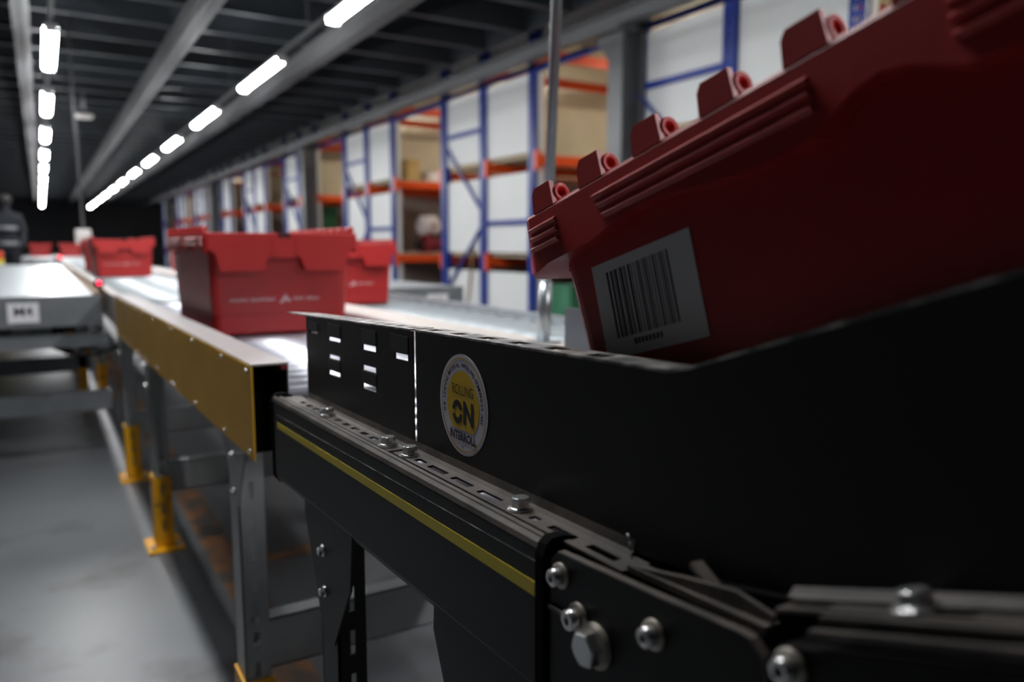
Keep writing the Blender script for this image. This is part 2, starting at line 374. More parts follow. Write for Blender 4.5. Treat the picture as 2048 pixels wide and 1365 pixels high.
for k in range(9):
    x = 5.22 + 0.5 * k / 8; r = 0.10 + 0.035 * math.sin(k * 1.1)
    secs.append([(x, A2 + 0.2 + 1.3 * r * math.cos(a), 0.965 + r * 1.25 * math.sin(a)) for a in [2 * math.pi * q / 16 for q in range(16)]])
b.loft(secs, smooth=True).build('bundle_body', 'cloth_red', t)
MB().cyl((5.14, A2 + 0.2, 0.96), (5.23, A2 + 0.2, 0.96), 0.07, 16).build('bundle_end', 'cable_black', t)
o = MB().bar((4.60, 8.72, 0.0), (4.66, 8.62, 0.92), 0.02, 0.03).build('wooden_batten', 'brown_board'); tag(o, 'thin brown batten leaning against the white rack panel beside the blue upright', 'batten')
# ---------------------------------------------------------------- legs
def leg(parent, X, Y, ztop, zsl, m='leg_grey', side=1, wx=0.045, dy=0.07, bolts=True, slots=True, name='leg', sleeve='yellow_sleeve'):
    # L shaped post: one wing in the side plane, one slotted wing facing the camera end
    l = MB(); l.box(X, X + side * 0.003, Y, Y + dy, 0.0, ztop)
    holes = []
    z = 0.06
    xs = sorted((X, X + side * wx)); xc = (xs[0] + xs[1]) / 2
    while slots and z < ztop - 0.05: holes.append((xc - 0.0045, xc + 0.0045, z, z + 0.032)); z += 0.056
    l.grid(xs, [0, ztop], holes, lambda a, b, w_: (a, Y + w_, b), 0.003)
    l.box(X, X + side * wx, Y + dy - 0.003, Y + dy, 0, ztop)
    o = l.build(name, m, parent)
    if sleeve:
        s = MB(); hs = [h for h in holes if h[3] < zsl - 0.01]
        s.box(X - side * 0.005, X - side * 0.001, Y - 0.006, Y + dy + 0.004, 0.008, zsl)
        s.grid([xs[0] - 0.004, xs[1] + 0.004], [0.008, zsl], hs, lambda a, b, w_: (a, Y - 0.007 + w_, b), 0.004)
        s.build('yellow_sleeve', sleeve, o)
        MB().box(xs[0] - 0.03, xs[1] + 0.03, Y - 0.04, Y + dy + 0.03, 0, 0.008).build('foot_plate', sleeve, o)
        for sx in (-1, 1): MB().cyl((xc + sx * 0.035, Y - 0.02, 0.008), (xc + sx * 0.035, Y - 0.02, 0.022), 0.008, 6, smooth=False).build('anchor_bolt', 'zinc_bolt', o)
    return o
def hexbolt(p, d, r, parent, washer=True, name='bolt', h=None, fl=True):
    p = Vector(p); d = Vector(d).normalized(); h = h or r * 0.95
    b = MB(); z = 0.0
    b.cyl(p, p + d * r * 0.28, r * 1.42, 28, r * 1.32); b.cyl(p + d * r * 0.28, p + d * r * 0.42, r * 1.30, 28, r * 1.02)
    b.cyl(p + d * r * 0.3, p + d * (r * 0.3 + h * 0.85), r, 6, smooth=False, ph=0.3)
    b.cyl(p + d * (r * 0.3 + h * 0.85), p + d * (r * 0.3 + h), r * 0.93, 24, r * 0.82)
    return b.build(name, 'zinc_bolt', parent)
def capbolt(p, d, r, parent, name='socket_bolt'):
    p = Vector(p); d = Vector(d).normalized()
    b = MB().ring(p + d * r * 0.35, p + d * r * 1.45, r, r * 0.5, 24); b.ring(p + d * r * 1.4, p + d * r * 1.55, r * 0.9, r * 0.5, 24)
    o = b.build(name, 'zinc_bolt', parent)
    MB().ring(p, p + d * r * 0.3, r * 1.55, r * 0.6, 28).build('washer', 'washer_dull', o)
    MB().cyl(p + d * r * 0.2, p + d * r * 0.9, r * 0.55, 6, smooth=False).build('socket', 'socket_dark', o)
    return o
# ---------------------------------------------------------------- main roller conveyor, yellow-sided module
YG = [(1.20, 0.262), (3.5, 0.243)]          # x of the yellow guard along y
ZT = [(1.20, 0.767), (3.5, 0.752)]; ZB = [(1.20, 0.619), (3.5, 0.590)]
gx = lambda y: lerp(YG, y); gt = lambda y: lerp(ZT, y); gb = lambda y: lerp(ZB, y)
cv = thing('roller_conveyor', (0.55, 2.35, 0), 'galvanised roller conveyor with yellow ochre side guard carrying the upright red tote', 'conveyor')
Y0, Y1 = 1.20, 3.50
m = MB(); m.hexa([(gx(Y0), Y0, gb(Y0)), (gx(Y0) + 0.003, Y0, gb(Y0)), (gx(Y1) + 0.003, Y1, gb(Y1)), (gx(Y1), Y1, gb(Y1)),
                  (gx(Y0), Y0, gt(Y0)), (gx(Y0) + 0.003, Y0, gt(Y0)), (gx(Y1) + 0.003, Y1, gt(Y1)), (gx(Y1), Y1, gt(Y1))])
sg = m.build('side_guard', 'yellow_guard', cv)
m = MB(); m.hexa([(gx(Y0) + 0.001, Y0, gt(Y0)), (gx(Y0) + 0.058, Y0, gt(Y0)), (gx(Y1) + 0.062, Y1, gt(Y1)), (gx(Y1) + 0.001, Y1, gt(Y1)),
                  (gx(Y0) + 0.001, Y0, gt(Y0) + 0.003), (gx(Y0) + 0.058, Y0, gt(Y0) + 0.003), (gx(Y1) + 0.062, Y1, gt(Y1) + 0.003), (gx(Y1) + 0.001, Y1, gt(Y1) + 0.003)])
m.build('guard_cap', 'cap_grey', cv)
m = MB(); m.hexa([(gx(Y0) + 0.055, Y0 + 0.004, gb(Y0)), (gx(Y0) + 0.058, Y0 + 0.004, gb(Y0)), (gx(Y1) + 0.062, Y1, gb(Y1)), (gx(Y1) + 0.059, Y1, gb(Y1)),
                  (gx(Y0) + 0.055, Y0 + 0.004, gt(Y0)), (gx(Y0) + 0.058, Y0 + 0.004, gt(Y0)), (gx(Y1) + 0.062, Y1, gt(Y1)), (gx(Y1) + 0.059, Y1, gt(Y1))])
m.build('inner_rail', 'black_steel', cv)  # black puts the shade of the hollow guard into its colour
m = MB().box(gx(Y0) + 0.003, gx(Y0) + 0.056, Y0 + 0.05, Y0 + 0.053, gb(Y0), gt(Y0)); m.build('hollow_shade', 'black_deep', cv)  # added black sheet that stands for the shade inside the hollow guard
o = MB().box(gx(Y0) + 0.046, gx(Y0) + 0.056, Y0 - 0.002, Y0 + 0.02, gt(Y0) - 0.008, gt(Y0) - 0.001).build('red_plug', 'cloth_red', cv)
for yy in (1.225, 1.41, 1.70, 1.98, 2.02, 2.30, 2.55, 2.75, 3.0, 3.2, 3.4):
    for zz in (gt(yy) - 0.009, gb(yy) + 0.010):
        MB().cyl((gx(yy) - 0.003, yy, zz), (gx(yy) + 0.001, yy, zz), 0.0038, 10).build('screw', 'zinc_bolt', sg)
mr = MB().cyl((0.325, 1.26, 0.695), (0.795, 1.26, 0.695), 0.025, 20).build('roller', 'roller_zinc', cv)
yy = 1.26 + 0.068
while yy < 3.48:
    c = mr.copy(); COL.objects.link(c); c.parent = cv; c.location = (0, yy - 1.26, -0.003 * (yy - 1.26)); yy += 0.068
MB().hexa([(0.795, 1.13, 0.60), (0.925, 1.13, 0.60), (0.915, 3.5, 0.60), (0.785, 3.5, 0.60), (0.795, 1.13, 0.75), (0.925, 1.13, 0.75), (0.915, 3.5, 0.745), (0.785, 3.5, 0.745)]).build('far_rail', 'pale_rail', cv, 0.004)
for yy, zs in ((1.36, 0.172), (2.57, 0.235), (3.42, 0.225)):
    l = leg(cv, gx(yy) + 0.006, yy, 0.60, zs)
    leg(cv, 0.86, yy, 0.62, zs, side=-1)
    br = MB().prism([(yy - 0.09, 0.625), (yy + 0.115, 0.620), (yy + 0.07, 0.58), (yy + 0.01, 0.505), (yy - 0.02, 0.505)], lambda u, v, w_: (gx(yy) + 0.002 + w_, u, v), 0, 0.0035)
    b = br.build('bracket', 'leg_grey', cv)
    for by, bz in ((yy + 0.0, 0.592), (yy + 0.0, 0.526)): hexbolt((gx(yy) + 0.001, by, bz), (-1, 0, 0), 0.0058, b)
    cb = MB().box(gx(yy) + 0.052, 0.815, yy + 0.01, yy + 0.013, 0.18, 0.275).box(gx(yy) + 0.052, 0.815, yy + 0.01, yy + 0.05, 0.272, 0.275).box(gx(yy) + 0.052, 0.815, yy + 0.01, yy + 0.05, 0.18, 0.183)
    cb.build('crossbar', 'leg_grey', cv)
    for bz in (0.24, 0.283): hexbolt((gx(yy) + 0.028, yy - 0.001, bz), (0, -1, 0), 0.0055, l)
# far part of the main line
cf = thing('roller_conveyor', (0.57, 9, 0), 'long distant stretch of roller conveyor carrying small red totes to the back wall', 'conveyor')
MB().box(0.243, 0.275, 3.53, 20, 0.62, 0.748).build('side_rail', 'pale_rail', cf)
MB().box(0.785, 0.915, 3.53, 20, 0.62, 0.748).build('side_rail', 'pale_rail', cf)
r0 = MB().cyl((0.275, 3.56, 0.697), (0.785, 3.56, 0.697), 0.034, 14).build('roller', 'roller_pale', cf)
for k in range(1, 99):
    c = r0.copy(); COL.objects.link(c); c.parent = cf; c.location = (0, 0.085 * k, 0)
MB().box(0.275, 0.785, 11.95, 20, 0.70, 0.731).build('belt', 'belt_steel', cf)
for yy in (5.4, 7.4, 9.4, 11.4, 13.4, 16.4):
    leg(cf, 0.262, yy, 0.62, 0.22, slots=False); leg(cf, 0.90, yy, 0.62, 0.22, side=-1, slots=False)
# parallel conveyor with the M4 end plate
c4 = thing('belt_conveyor', (-0.04, 7.2, 0), 'galvanised conveyor at left edge with an M4 label on its end plate', 'conveyor')
MB().box(-0.36, 0.19, 3.95, 10.5, 0.715, 0.733).build('belt', 'belt_steel', c4)
MB().box(-0.42, -0.36, 3.93, 10.5, 0.62, 0.75).build('side_rail', 'galvanised_dull', c4)
MB().box(0.19, 0.215, 3.93, 10.5, 0.62, 0.745).build('side_rail', 'brown_board', c4)
ep = MB().box(-0.42, 0.218, 3.90, 3.93, 0.60, 0.733).build('end_plate', 'galvanised_dull', c4)
lb = MB().box(-0.137, -0.022, 3.897, 3.899, 0.622, 0.707).build('paper_label', 'paper_white', ep)
vs, fs = text2d('M4', 0.056, 0.0008); MB().add([(-0.080 + a, 3.8965, 0.668 + b_) for a, b_ in vs], fs).build('lettering', 'ink_black', lb, fix=False)
MB().box(-0.42, 0.235, 3.94, 3.96, 0.50, 0.56).build('lower_channel', 'galvanised_dull', c4)
for (yy, za, zb_) in ((3.90, 0.212, 0.302), (5.3, 0.20, 0.29), (7.6, 0.2, 0.29)):
    cb = MB().box(-0.42, 0.235, yy, yy + 0.003, za, zb_).box(-0.42, 0.235, yy, yy + 0.05, zb_ - 0.003, zb_).box(-0.42, 0.235, yy, yy + 0.05, za, za + 0.003)
    cb.build('crossbar', 'galvanised_dull', c4)
    leg(c4, -0.415, yy, 0.62, 0.22, slots=False)
    if yy > 4: leg(c4, 0.196, yy, 0.62, 0.22, side=-1, slots=False)
# control gear under the M4 plate
t = thing('motor_controller', (-0.02, 4.02, 0.50), 'small controller with green plug and black cables hanging under the M4 end plate', 'controller')
MB().box(-0.13, 0.05, 4.0, 4.04, 0.545, 0.60).build('housing', 'galvanised', t, 0.004)
MB().box(-0.045, -0.005, 3.975, 4.0, 0.53, 0.565).build('green_plug', 'green_plastic', t, 0.002)
MB().cyl((0.02, 3.98, 0.57), (0.07, 3.98, 0.57), 0.022, 12).build('cable_gland', 'cable_black', t)
for q, (zz, dx) in enumerate(((0.56, 0.0), (0.535, 0.03))):
    m = MB(); P = [(-0.06 + dx + 0.045 * i, 3.98, zz - 0.055 * math.sin(math.pi * i / 7) - 0.006 * i) for i in range(8)]
    for i in range(7): m.cyl(P[i], P[i + 1], 0.008, 8)
    m.build('cable', 'cable_black', t)
# right hand conveyor with loose rollers
c2 = thing('roller_conveyor', (1.2, 3.5, 0), 'second roller conveyor beyond the pale rail, at foot of the thin pole', 'conveyor')
MB().box(1.44, 1.48, 1.2, 9.5, 0.60, 0.718).build('side_rail', 'galvanised', c2)
MB().box(0.928, 0.955, 1.2, 9.5, 0.60, 0.695).build('side_rail', 'galvanised', c2)
r0 = MB().cyl((0.955, 1.3, 0.66), (1.44, 1.3, 0.66), 0.038, 16).build('roller', 'roller_pale', c2)
for k in range(1, 68):
    c = r0.copy(); COL.objects.link(c); c.parent = c2; c.location = (0, 0.12 * k, 0)
MB().box(1.481, 1.51, 1.2, 3.5, 0.66, 0.70).build('cable_duct', 'galvanised', c2)
for yy in (1.6, 3.6, 5.6, 7.6):
    leg(c2, 0.935, yy, 0.60, 0.22, slots=False); leg(c2, 1.47, yy, 0.60, 0.22, side=-1, slots=False)
c3 = thing('belt_conveyor', (1.69, 4.3, 0), 'short grey conveyor with a paper label on its end plate, before the racks', 'conveyor')
MB().box(1.50, 1.875, 3.62, 5.2, 0.715, 0.738).build('belt', 'belt_steel', c3)
ep = MB().box(1.49, 1.885, 3.60, 3.62, 0.56, 0.74).build('end_plate', 'galvanised_dull', c3)
lb = MB().box(1.675, 1.79, 3.596, 3.599, 0.655, 0.702).build('paper_label', 'paper_white', ep)
m = MB()
for k in range(4): m.box(1.70 + 0.018 * k, 1.71 + 0.018 * k, 3.594, 3.5955, 0.672, 0.69)
m.build('lettering', 'washer_dull', lb)
for yy in (3.65, 5.1):
    leg(c3, 1.545, yy, 0.70, 0.2, slots=False); leg(c3, 1.87, yy, 0.70, 0.2, side=-1, slots=False)
# thin pole on the pale rail
t = thing('steel_pole', (0.872, 1.33, 0.75), 'thin bare steel pole rising from the pale rail in front of the racks', 'pole')
a = Vector((0.880, 1.325, 0.752)); b_ = Vector((0.8985, 1.256, 2.4))
MB().cyl(a, b_, 0.0105, 20).build('tube', 'galvanised', t)
MB().cyl(a, a.lerp(b_, 0.075), 0.0135, 20).build('sleeve', 'galvanised', t)
MB().box(0.855, 0.905, 1.30, 1.35, 0.7505, 0.755).build('base_flange', 'galvanised', t)
# control box on a conduit
t = thing('control_box', (0.39, 9.0, 0.96), 'white box hanging from a thin conduit above the distant totes', 'box')
MB().box(0.31, 0.45, 8.93, 9.07, 0.965, 1.115).build('housing', 'box_white', t, 0.012)
MB().cyl((0.385, 9.0, 1.11), (0.36, 9.0, 3.318), 0.014, 10).build('conduit', 'beam_grey', t)
# light barriers with red LEDs
for (x, yy, z, l) in ((0.235, 4.28, 0.752, 'small sensor glowing red on the rail above the end of the yellow guard'), (0.235, 12.9, 0.75, 'far sensor glowing red on the conveyor rail before the distant totes')):
    t = thing('light_sensor', (x, yy, z), l, 'sensor', 'red glowing sensors on the conveyor rail')
    s = 1 if yy < 6 else 2.0
    MB().box(x - 0.02, x + 0.02, yy, yy + 0.04, z - 0.002, z + 0.03 * s).build('housing', 'cable_black', t)
    MB().cyl((x, yy - 0.004, z + 0.018 * s), (x, yy + 0.001, z + 0.018 * s), 0.008 * s, 12).build('led', 'led_red', t)
# ---------------------------------------------------------------- totes
TW, TL, TH = 0.394, 0.65, 0.262
def rrect(w_, l_, r, n=6, seg=1):
    P = []
    for (cx, cy, a0) in ((w_ / 2 - r, l_ / 2 - r, 0), (-w_ / 2 + r, l_ / 2 - r, 90), (-w_ / 2 + r, -l_ / 2 + r, 180), (w_ / 2 - r, -l_ / 2 + r, 270)):
        for i in range(n + 1):
            a = math.radians(a0 + 90 * i / n); P.append((cx + r * math.cos(a), cy + r * math.sin(a)))
    return P
def dens(P, step=0.004):
    Q = []
    for i in range(len(P)):
        a, b = P[i], P[(i + 1) % len(P)]; d = math.dist(a, b); n = max(1, int(d / step))
        for k in range(n): Q.append((a[0] + (b[0] - a[0]) * k / n, a[1] + (b[1] - a[1]) * k / n))
    return Q
SIDE = [(0, .050), (.03, .044), (.09, .042), (.13, .034), (.165, .034), (.20, .040), (.25, .045), (.285, .043), (.31, .030), (.325, .027)]
ENDP = [(0, .042), (.012, .042), (.022, .048), (.028, .056), (.033, .088), (.040, .096), (.140, .096), (.146, .090), (.152, .066), (.160, .060), (.175, .060), (.197, .064)]
def skirt(x, y, px, py):
    if y < 0 and abs(abs(y) - TL / 2) < 0.012 and abs(x) < TW / 2 - 0.006:   # tabbed end
        return lerp(ENDP, TW / 2 - abs(x))
    u = TL / 2 - abs(y); return lerp(SIDE, min(max(u, 0), 0.325))
def make_tote(name, loc, label, m='tote_red', detail=True, group='red plastic totes on the conveyors'):
    t = thing(name, (0, 0, 0), label, 'tote', group)
    # body: outer and inner shell
    secs = []
    for (w_, l_, r, z) in ((TW - .056, TL - .092, .02, 0.0), (TW - .046, TL - .082, .022, 0.004), (TW - .044, TL - .078, .022, 0.05), (TW - .042, TL - .076, .022, 0.052), (TW - .028, TL - .040, .02, TH - 0.012),
                           (TW - .036, TL - .048, .018, TH - 0.012), (TW - .058, TL - .094, .018, 0.008)):
        secs.append([(a, b, z) for a, b in rrect(w_, l_, r)])
    b = MB().loft(secs, smooth=False); body = b.build('body', m, t, 0.0015)
    # raised wall strip low on the ends
    s = MB()
    for sg_ in (-1, 1):
        s.box(-TW / 2 + 0.04, TW / 2 - 0.04, sg_ * (TL / 2 - 0.038) - 0.002, sg_ * (TL / 2 - 0.038) + 0.002, 0.060, 0.063)
    s.build('wall_rib', m, t)
    # rim with stepped skirt
    Q = dens(rrect(TW, TL, 0.012, 4)); r = MB(); n = len(Q)
    P = []
    for (x, y) in Q:
        d = skirt(x, y, 0, 0); k = 1 - 0.021 / (TW / 2)
        xi = x * (TW / 2 - 0.021) / (TW / 2); yi = y * (TL / 2 - 0.021) / (TL / 2)
        P.append([(x * .994, y * .996, TH), (x, y, TH - 0.0025), (x, y, TH - d), (xi, yi, TH - d), (xi, yi, TH)])
    V = [p for q in P for p in q]; Fs = []
    for i in range(n):
        j = (i + 1) % n
        for k in range(5): Fs.append((i * 5 + k, j * 5 + k, j * 5 + (k + 1) % 5, i * 5 + (k + 1) % 5))
    r.add(V, Fs)
    for sx in (-1, 1):
        for sy in (-1, 1):
            for q, dz in enumerate((0.013, 0.0205, 0.0285)):
                for (u0, u1) in ((0.013, 0.050), (0.100 + 0.004 * q, 0.288)):
                    y0 = sy * (TL / 2 - u0); y1 = sy * (TL / 2 - u1)
                    x = sx * TW / 2
                    a = [(x, y0, TH - dz + .0022), (x + sx * .0028, y0, TH - dz + .0002), (x, y0, TH - dz - .0025)]
                    c = [(x, y1, TH - dz + .0022), (x + sx * .0028, y1, TH - dz + .0002), (x, y1, TH - dz - .0025)]
                    r.loft([a, c])
    for sy in (-1, 1):
        for sx in (-1, 1): r.box(sx * 0.03 - 0.002, sx * 0.03 + 0.002, sy * TL / 2 - 0.002, sy * TL / 2 + 0.002, TH - 0.05, TH - 0.008)
    rim = r.build('rim', m, t)
    for sy in (-1, 1): MB().box(-0.016, 0.016, sy * (TL / 2 - 0.004) - 0.005, sy * (TL / 2 - 0.004) + 0.005, TH - 0.011, TH + 0.0006).build('lock_slot', 'notch_shade', rim)  # solid block, the notch's shade is put into its colour
    # hinge knuckles along both long sides
    kb = None
    for sx in (-1, 1):
        for k in range(10):
            u = 0.035 + 0.0635 * k; yc = TL / 2 - u; x = sx * (TW / 2 - 0.004)
            q = MB(); q.prism([(yc - 0.0145, TH - 0.001), (yc + 0.0145, TH - 0.001), (yc + 0.013, TH + 0.014), (yc + 0.009, TH + 0.019), (yc - 0.013, TH + 0.0185)], lambda a, b2, w_: (x + w_ * sx, a, b2), 0, 0.004)
            q.ring((x - sx * 0.006, yc - 0.0145, TH + 0.0088), (x - sx * 0.006, yc + 0.011, TH + 0.0088), 0.0078, 0.0034, 14)
            q.box(min(x, x - sx * 0.012), max(x, x - sx * 0.012), yc - 0.0135, yc + 0.011, TH - 0.002, TH + 0.003)
            o = q.build('hinge_knuckle', m, t)
    # pale print on both ends
    if detail:
        random.seed(3)
        for sy in (-1, 1):
            p = MB(); x = -TW / 2 + 0.062; yf = lambda z: sy * (TL / 2 - 0.038 + (z - 0.052) * 0.018 / 0.198 + 0.0008)
            for wl in (8, 0, 11, 0, 0, -1, 5, 0, 6):
                if wl == 0: x += 0.0055; continue
                if wl == -1:
                    for (da, db, z0, z1) in ((0.0, 0.008, 0.080, 0.088), (0.006, 0.014, 0.084, 0.098), (0.013, 0.019, 0.09, 0.104), (0.017, 0.026, 0.084, 0.094), (0.024, 0.030, 0.084, 0.088)):
                        p.add([(x + da, yf(z0), z0), (x + db, yf(z0), z0), (x + db - 0.001, yf(z1), z1), (x + da + 0.003, yf(z1), z1)], [(0, 1, 2, 3)])
                    x += 0.036; continue
                for q in range(wl):
                    h = random.choice((0.007, 0.009, 0.0085)); g = random.choice((0.0, 0.0012))
                    for dx in (0, 0.0026):
                        p.add([(x + dx, yf(0.086 + g), 0.086 + g), (x + dx + 0.0014, yf(0.086 + g), 0.086 + g), (x + dx + 0.0014, yf(0.086 + h), 0.086 + h), (x + dx, yf(0.086 + h), 0.086 + h)], [(0, 1, 2, 3)])
                    zz = random.choice((0.0865, 0.09, 0.0935))
                    p.add([(x, yf(zz), zz), (x + 0.004, yf(zz), zz), (x + 0.004, yf(zz + .0012), zz + .0012), (x, yf(zz + .0012), zz + .0012)], [(0, 1, 2, 3)])
                    x += 0.0058
            p.build('print', 'print_pale', t)
    t.location = loc; return t
def barcode(t, u0, sx=-1, w_=0.107, h=0.072, v0=0.057, tilt=0.0):
    # white label with bars on the long side wall; u0 measured from the far (+y) end
    wall = lambda z: sx * (TW / 2 - 0.021 + (z - 0.052) * 0.007 / 0.198)
    def fn(a, b, w2):
        y = TL / 2 - u0 - a; z = TH - v0 - h + b; return (wall(z) + sx * w2, y, z)
    ORG[t.name] = Vector((0, 0, 0))
    l = MB(); l.prism([(0, 0), (w_, 0), (w_, h), (0, h)], fn, 0.0004, 0.0008); lo = l.build('barcode_label', 'paper_white', t)
    random.seed(11); b = MB(); a = 0.016
    while a < w_ - 0.022:
        ww = random.choice((0.0008, 0.0008, 0.0016, 0.0024)); b.prism([(a, 0.014), (a + ww, 0.014), (a + ww, h - 0.008), (a, h - 0.008)], fn, 0.0008, 0.0010); a += ww + random.choice((0.0008, 0.0014, 0.0022))
    for q in range(8): b.prism([(0.034 + q * 0.004, 0.007), (0.0365 + q * 0.004, 0.007), (0.0365 + q * 0.004, 0.011), (0.034 + q * 0.004, 0.011)], fn, 0.0008, 0.0010)
    b.build('bars', 'ink_black', lo)
    return lo
TILT = math.radians(15.6)
base = make_tote('red_tote', (0, 0, 0), 'red hinged plastic tote with pale print standing upright on rollers, largest of the upright ones')
def tote_at(loc, rot, label, bc=None):
    o = tree(base); o['label'] = label; o.location = loc; o.rotation_euler = rot
    if bc is not None: barcode(o, bc)
    return o
big = tote_at((0.542, 0.1715, 0.8055), (-TILT, 0, 0), 'dark red tote tilted on the incline with barcode label, nearest the camera', 0.066)
barcode(base, 0.055, w_=0.06, h=0.06, v0=0.065); base.location = (0.539, 2.02 + TL / 2, 0.7205)
tote_at((1.13, 3.15 + TL / 2, 0.699), (0, 0, 0), 'red tote half hidden behind the largest upright tote, on the second conveyor')
tote_at((0.50, 6.1 + TL / 2, 0.7315), (0, 0, 0.03), 'distant red tote with pale print seen left of the largest upright tote')
tote_at((0.50, 7.35 + TL / 2, 0.7315), (0, 0, -0.02), 'distant red tote standing directly behind the printed one on the same line')
tote_at((1.18, 7.0 + TL / 2, 0.699), (0, 0, 0.0), 'distant red tote on the second conveyor, half hidden by the largest upright tote')
tote_at((0.0, 18.6, 0.7315), (0, 0, 0.0), 'farthest red tote at left, beside the red sensor light')
tote_at((0.53, 18.4, 0.7315), (0, 0, 0.0), 'farthest red tote at right, below the white box')
# side table that carries the farthest left tote
t = thing('belt_conveyor', (0, 17, 0), 'distant low grey conveyor carrying the farthest left tote', 'conveyor')
MB().box(-0.3, 0.21, 14.9, 20, 0.70, 0.7305).build('belt', 'galvanised_dull', t)
for yy in (15.1, 19.5): leg(t, -0.29, yy, 0.70, 0.2, slots=False); leg(t, 0.205, yy, 0.70, 0.2, side=-1, slots=False)
# ---------------------------------------------------------------- black conveyor
bc = thing('black_conveyor', (0.53, 0.5, 0), 'black conveyor with yellow stripe, round sticker and incline rising to the right', 'conveyor')
PX = 0.309
PZB = [(-0.6, 1.074), (0.137, 0.8135), (0.248, 0.7745), (0.30, 0.7645), (0.355, 0.758), (0.69, 0.745), (1.20, 0.731)]
PZT = [(-0.6, 1.200), (0.146, 0.940), (0.318, 0.880), (0.335, 0.876), (0.69, 0.8665), (1.20, 0.848)]
zb = lambda y: lerp(PZB, y); zt = lambda y: lerp(PZT, y)
def pmap(u, v, w_): return (PX + w_, u, v)
# far plate with cut windows (holes given in real heights via a shear map)
def shear(u, v, w_): return (PX + w_, u, zb(u) + (zt(u) - zb(u)) * v)
def vv(y, z): return (z - zb(y)) / (zt(y) - zb(y))
H = []
def slit(ya, yb, z0, z1):
    ym = (ya + yb) / 2; H.append((min(ya, yb), max(ya, yb), vv(ym, z0), vv(ym, z1)))
slit(1.044, 1.010, 0.832, 0.8355); slit(0.964, 0.918, 0.8305, 0.835); slit(0.841, 0.799, 0.8325, 0.839); slit(0.746, 0.711, 0.834, 0.8405)
slit(0.965, 0.922, 0.8075, 0.8125); slit(0.966, 0.922, 0.7865, 0.7915); slit(0.842, 0.800, 0.809, 0.8150); slit(0.843, 0.801, 0.7875, 0.7935)
gp = MB().grid([0.700, 1.062], [0, 1], H, shear, 0.002).build('side_guard', 'black_steel', bc)
for (ya, yb, z0, z1) in ((1.046, 1.008, 0.8365, 0.8475), (0.966, 0.917, 0.836, 0.852), (0.842, 0.797, 0.84, 0.856), (0.756, 0.710, 0.8415, 0.859), (0.967, 0.920, 0.7925, 0.8065), (0.844, 0.799, 0.7945, 0.808)):
    q = MB().box(PX - 0.0007, PX + 0.0005, yb, ya, z0, z1).build('punched_tab', 'tab_black', gp)
# near plate running on up the incline
ys = [-0.6, -0.2, 0.137, 0.248, 0.30, 0.318, 0.335, 0.355, 0.692]
gn = MB().grid(ys, [0, 1], [], shear, 0.002).build('side_guard', 'black_steel', bc)
# lips on top of the plates
def lip(y0, y1, slots, pointed):
    m = MB(); hs = [(a, a + s, PX + 0.007, PX + 0.019) for a, s in slots]
    def fn(u, v, w_):
        x = v
        return (x, u, zt(u) + 0.0002 + w_)
    m.grid([y0, y1] + [q for q in (0.318, 0.335, 0.146, -0.2) if y0 < q < y1], [PX, PX + 0.026], hs, fn, 0.0018)
    if pointed: m.add([fn(y1, PX, 0), fn(y1, PX + 0.026, 0), fn(y1 + 0.095, PX + 0.004, 0), fn(y1, PX, 0.0018), fn(y1, PX + 0.026, 0.0018), fn(y1 + 0.095, PX + 0.004, 0.0018)], [(0, 1, 2), (5, 4, 3), (0, 3, 4, 1), (1, 4, 5, 2), (2, 5, 3, 0)])
    return m
lip(0.705, 1.075, [(0.72 + 0.031 * k, 0.013) for k in range(11)], True).build('guard_lip', 'lip_worn', gp)
lip(-0.6, 0.695, [(0.665 - 0.052 * k, 0.020) for k in range(6)], False).build('guard_lip', 'lip_worn', gn)
# opposite guard
m = MB().box(0.785, 0.788, 0.33, 1.115, 0.74, 0.842); m.hexa([(0.785, -0.6, 1.06), (0.788, -0.6, 1.06), (0.788, 0.33, 0.74), (0.785, 0.33, 0.74), (0.785, -0.6, 1.168), (0.788, -0.6, 1.168), (0.788, 0.33, 0.842), (0.785, 0.33, 0.842)])
m.build('side_guard', 'galvanised_dull', bc)
# sticker
SY, SZ, SR = 0.592, 0.811, 0.0450
def smap(a, b, k): return (PX - 0.0003 - 0.00025 * k, SY - a, SZ + b)
def disc(r, n=64): return [(r * math.cos(2 * math.pi * i / n), r * math.sin(2 * math.pi * i / n)) for i in range(n)]
sk = MB().prism(disc(SR), lambda a, b, w_: smap(a, b, w_), 0, 1).build('round_sticker', 'sticker_white', gn); sk['label'] = 'round white and yellow sticker with black lettering'
def annulus(ro, ri, k, n=64):
    P = [smap(*p, k) for p in disc(ro, n)] + [smap(*p, k) for p in disc(ri, n)]
    return MB().add(P, [(i, (i + 1) % n, n + (i + 1) % n, n + i) for i in range(n)])
annulus(SR * 0.935, SR * 0.905, 1.6).build('gold_ring', 'sticker_gold', sk)
r = SR * 0.67; cut = -0.52 * SR
P = [(a, b) for a, b in disc(r, 90) if b > cut]
P = sorted(P, key=lambda p: (math.atan2(p[1], p[0]) + math.pi / 2) % (2 * math.pi))
MB().add([smap(a, b, 1.6) for a, b in P], [tuple(range(len(P)))]).build('yellow_field', 'sticker_yellow', sk)
annulus(SR * 0.715, SR * 0.700, 1.5)
def stext(body, size, cx, cy, bold, sx=1.0, k=2.4, name='lettering'):
    vs, fs = text2d(body, size, bold, sx=sx)
    return MB().add([smap(a + cx, b + cy, k) for a, b in vs], fs)
L_ = MB()
def addtext(body, size, cx, cy, bold, sx=1.0):
    vs, fs = text2d(body, size, bold, sx=sx); L_.add([smap(a + cx, b + cy, 2.4) for a, b in vs], fs)
addtext('ROLLING', 0.0132, 0, 0.0125, 0.0, 0.74)
addtext('N', 0.0275, 0.0108, -0.0075, 0.0012, 0.95)
addtext('INTERROLL', 0.0106, 0, -0.0290, 0.00042, 0.90)
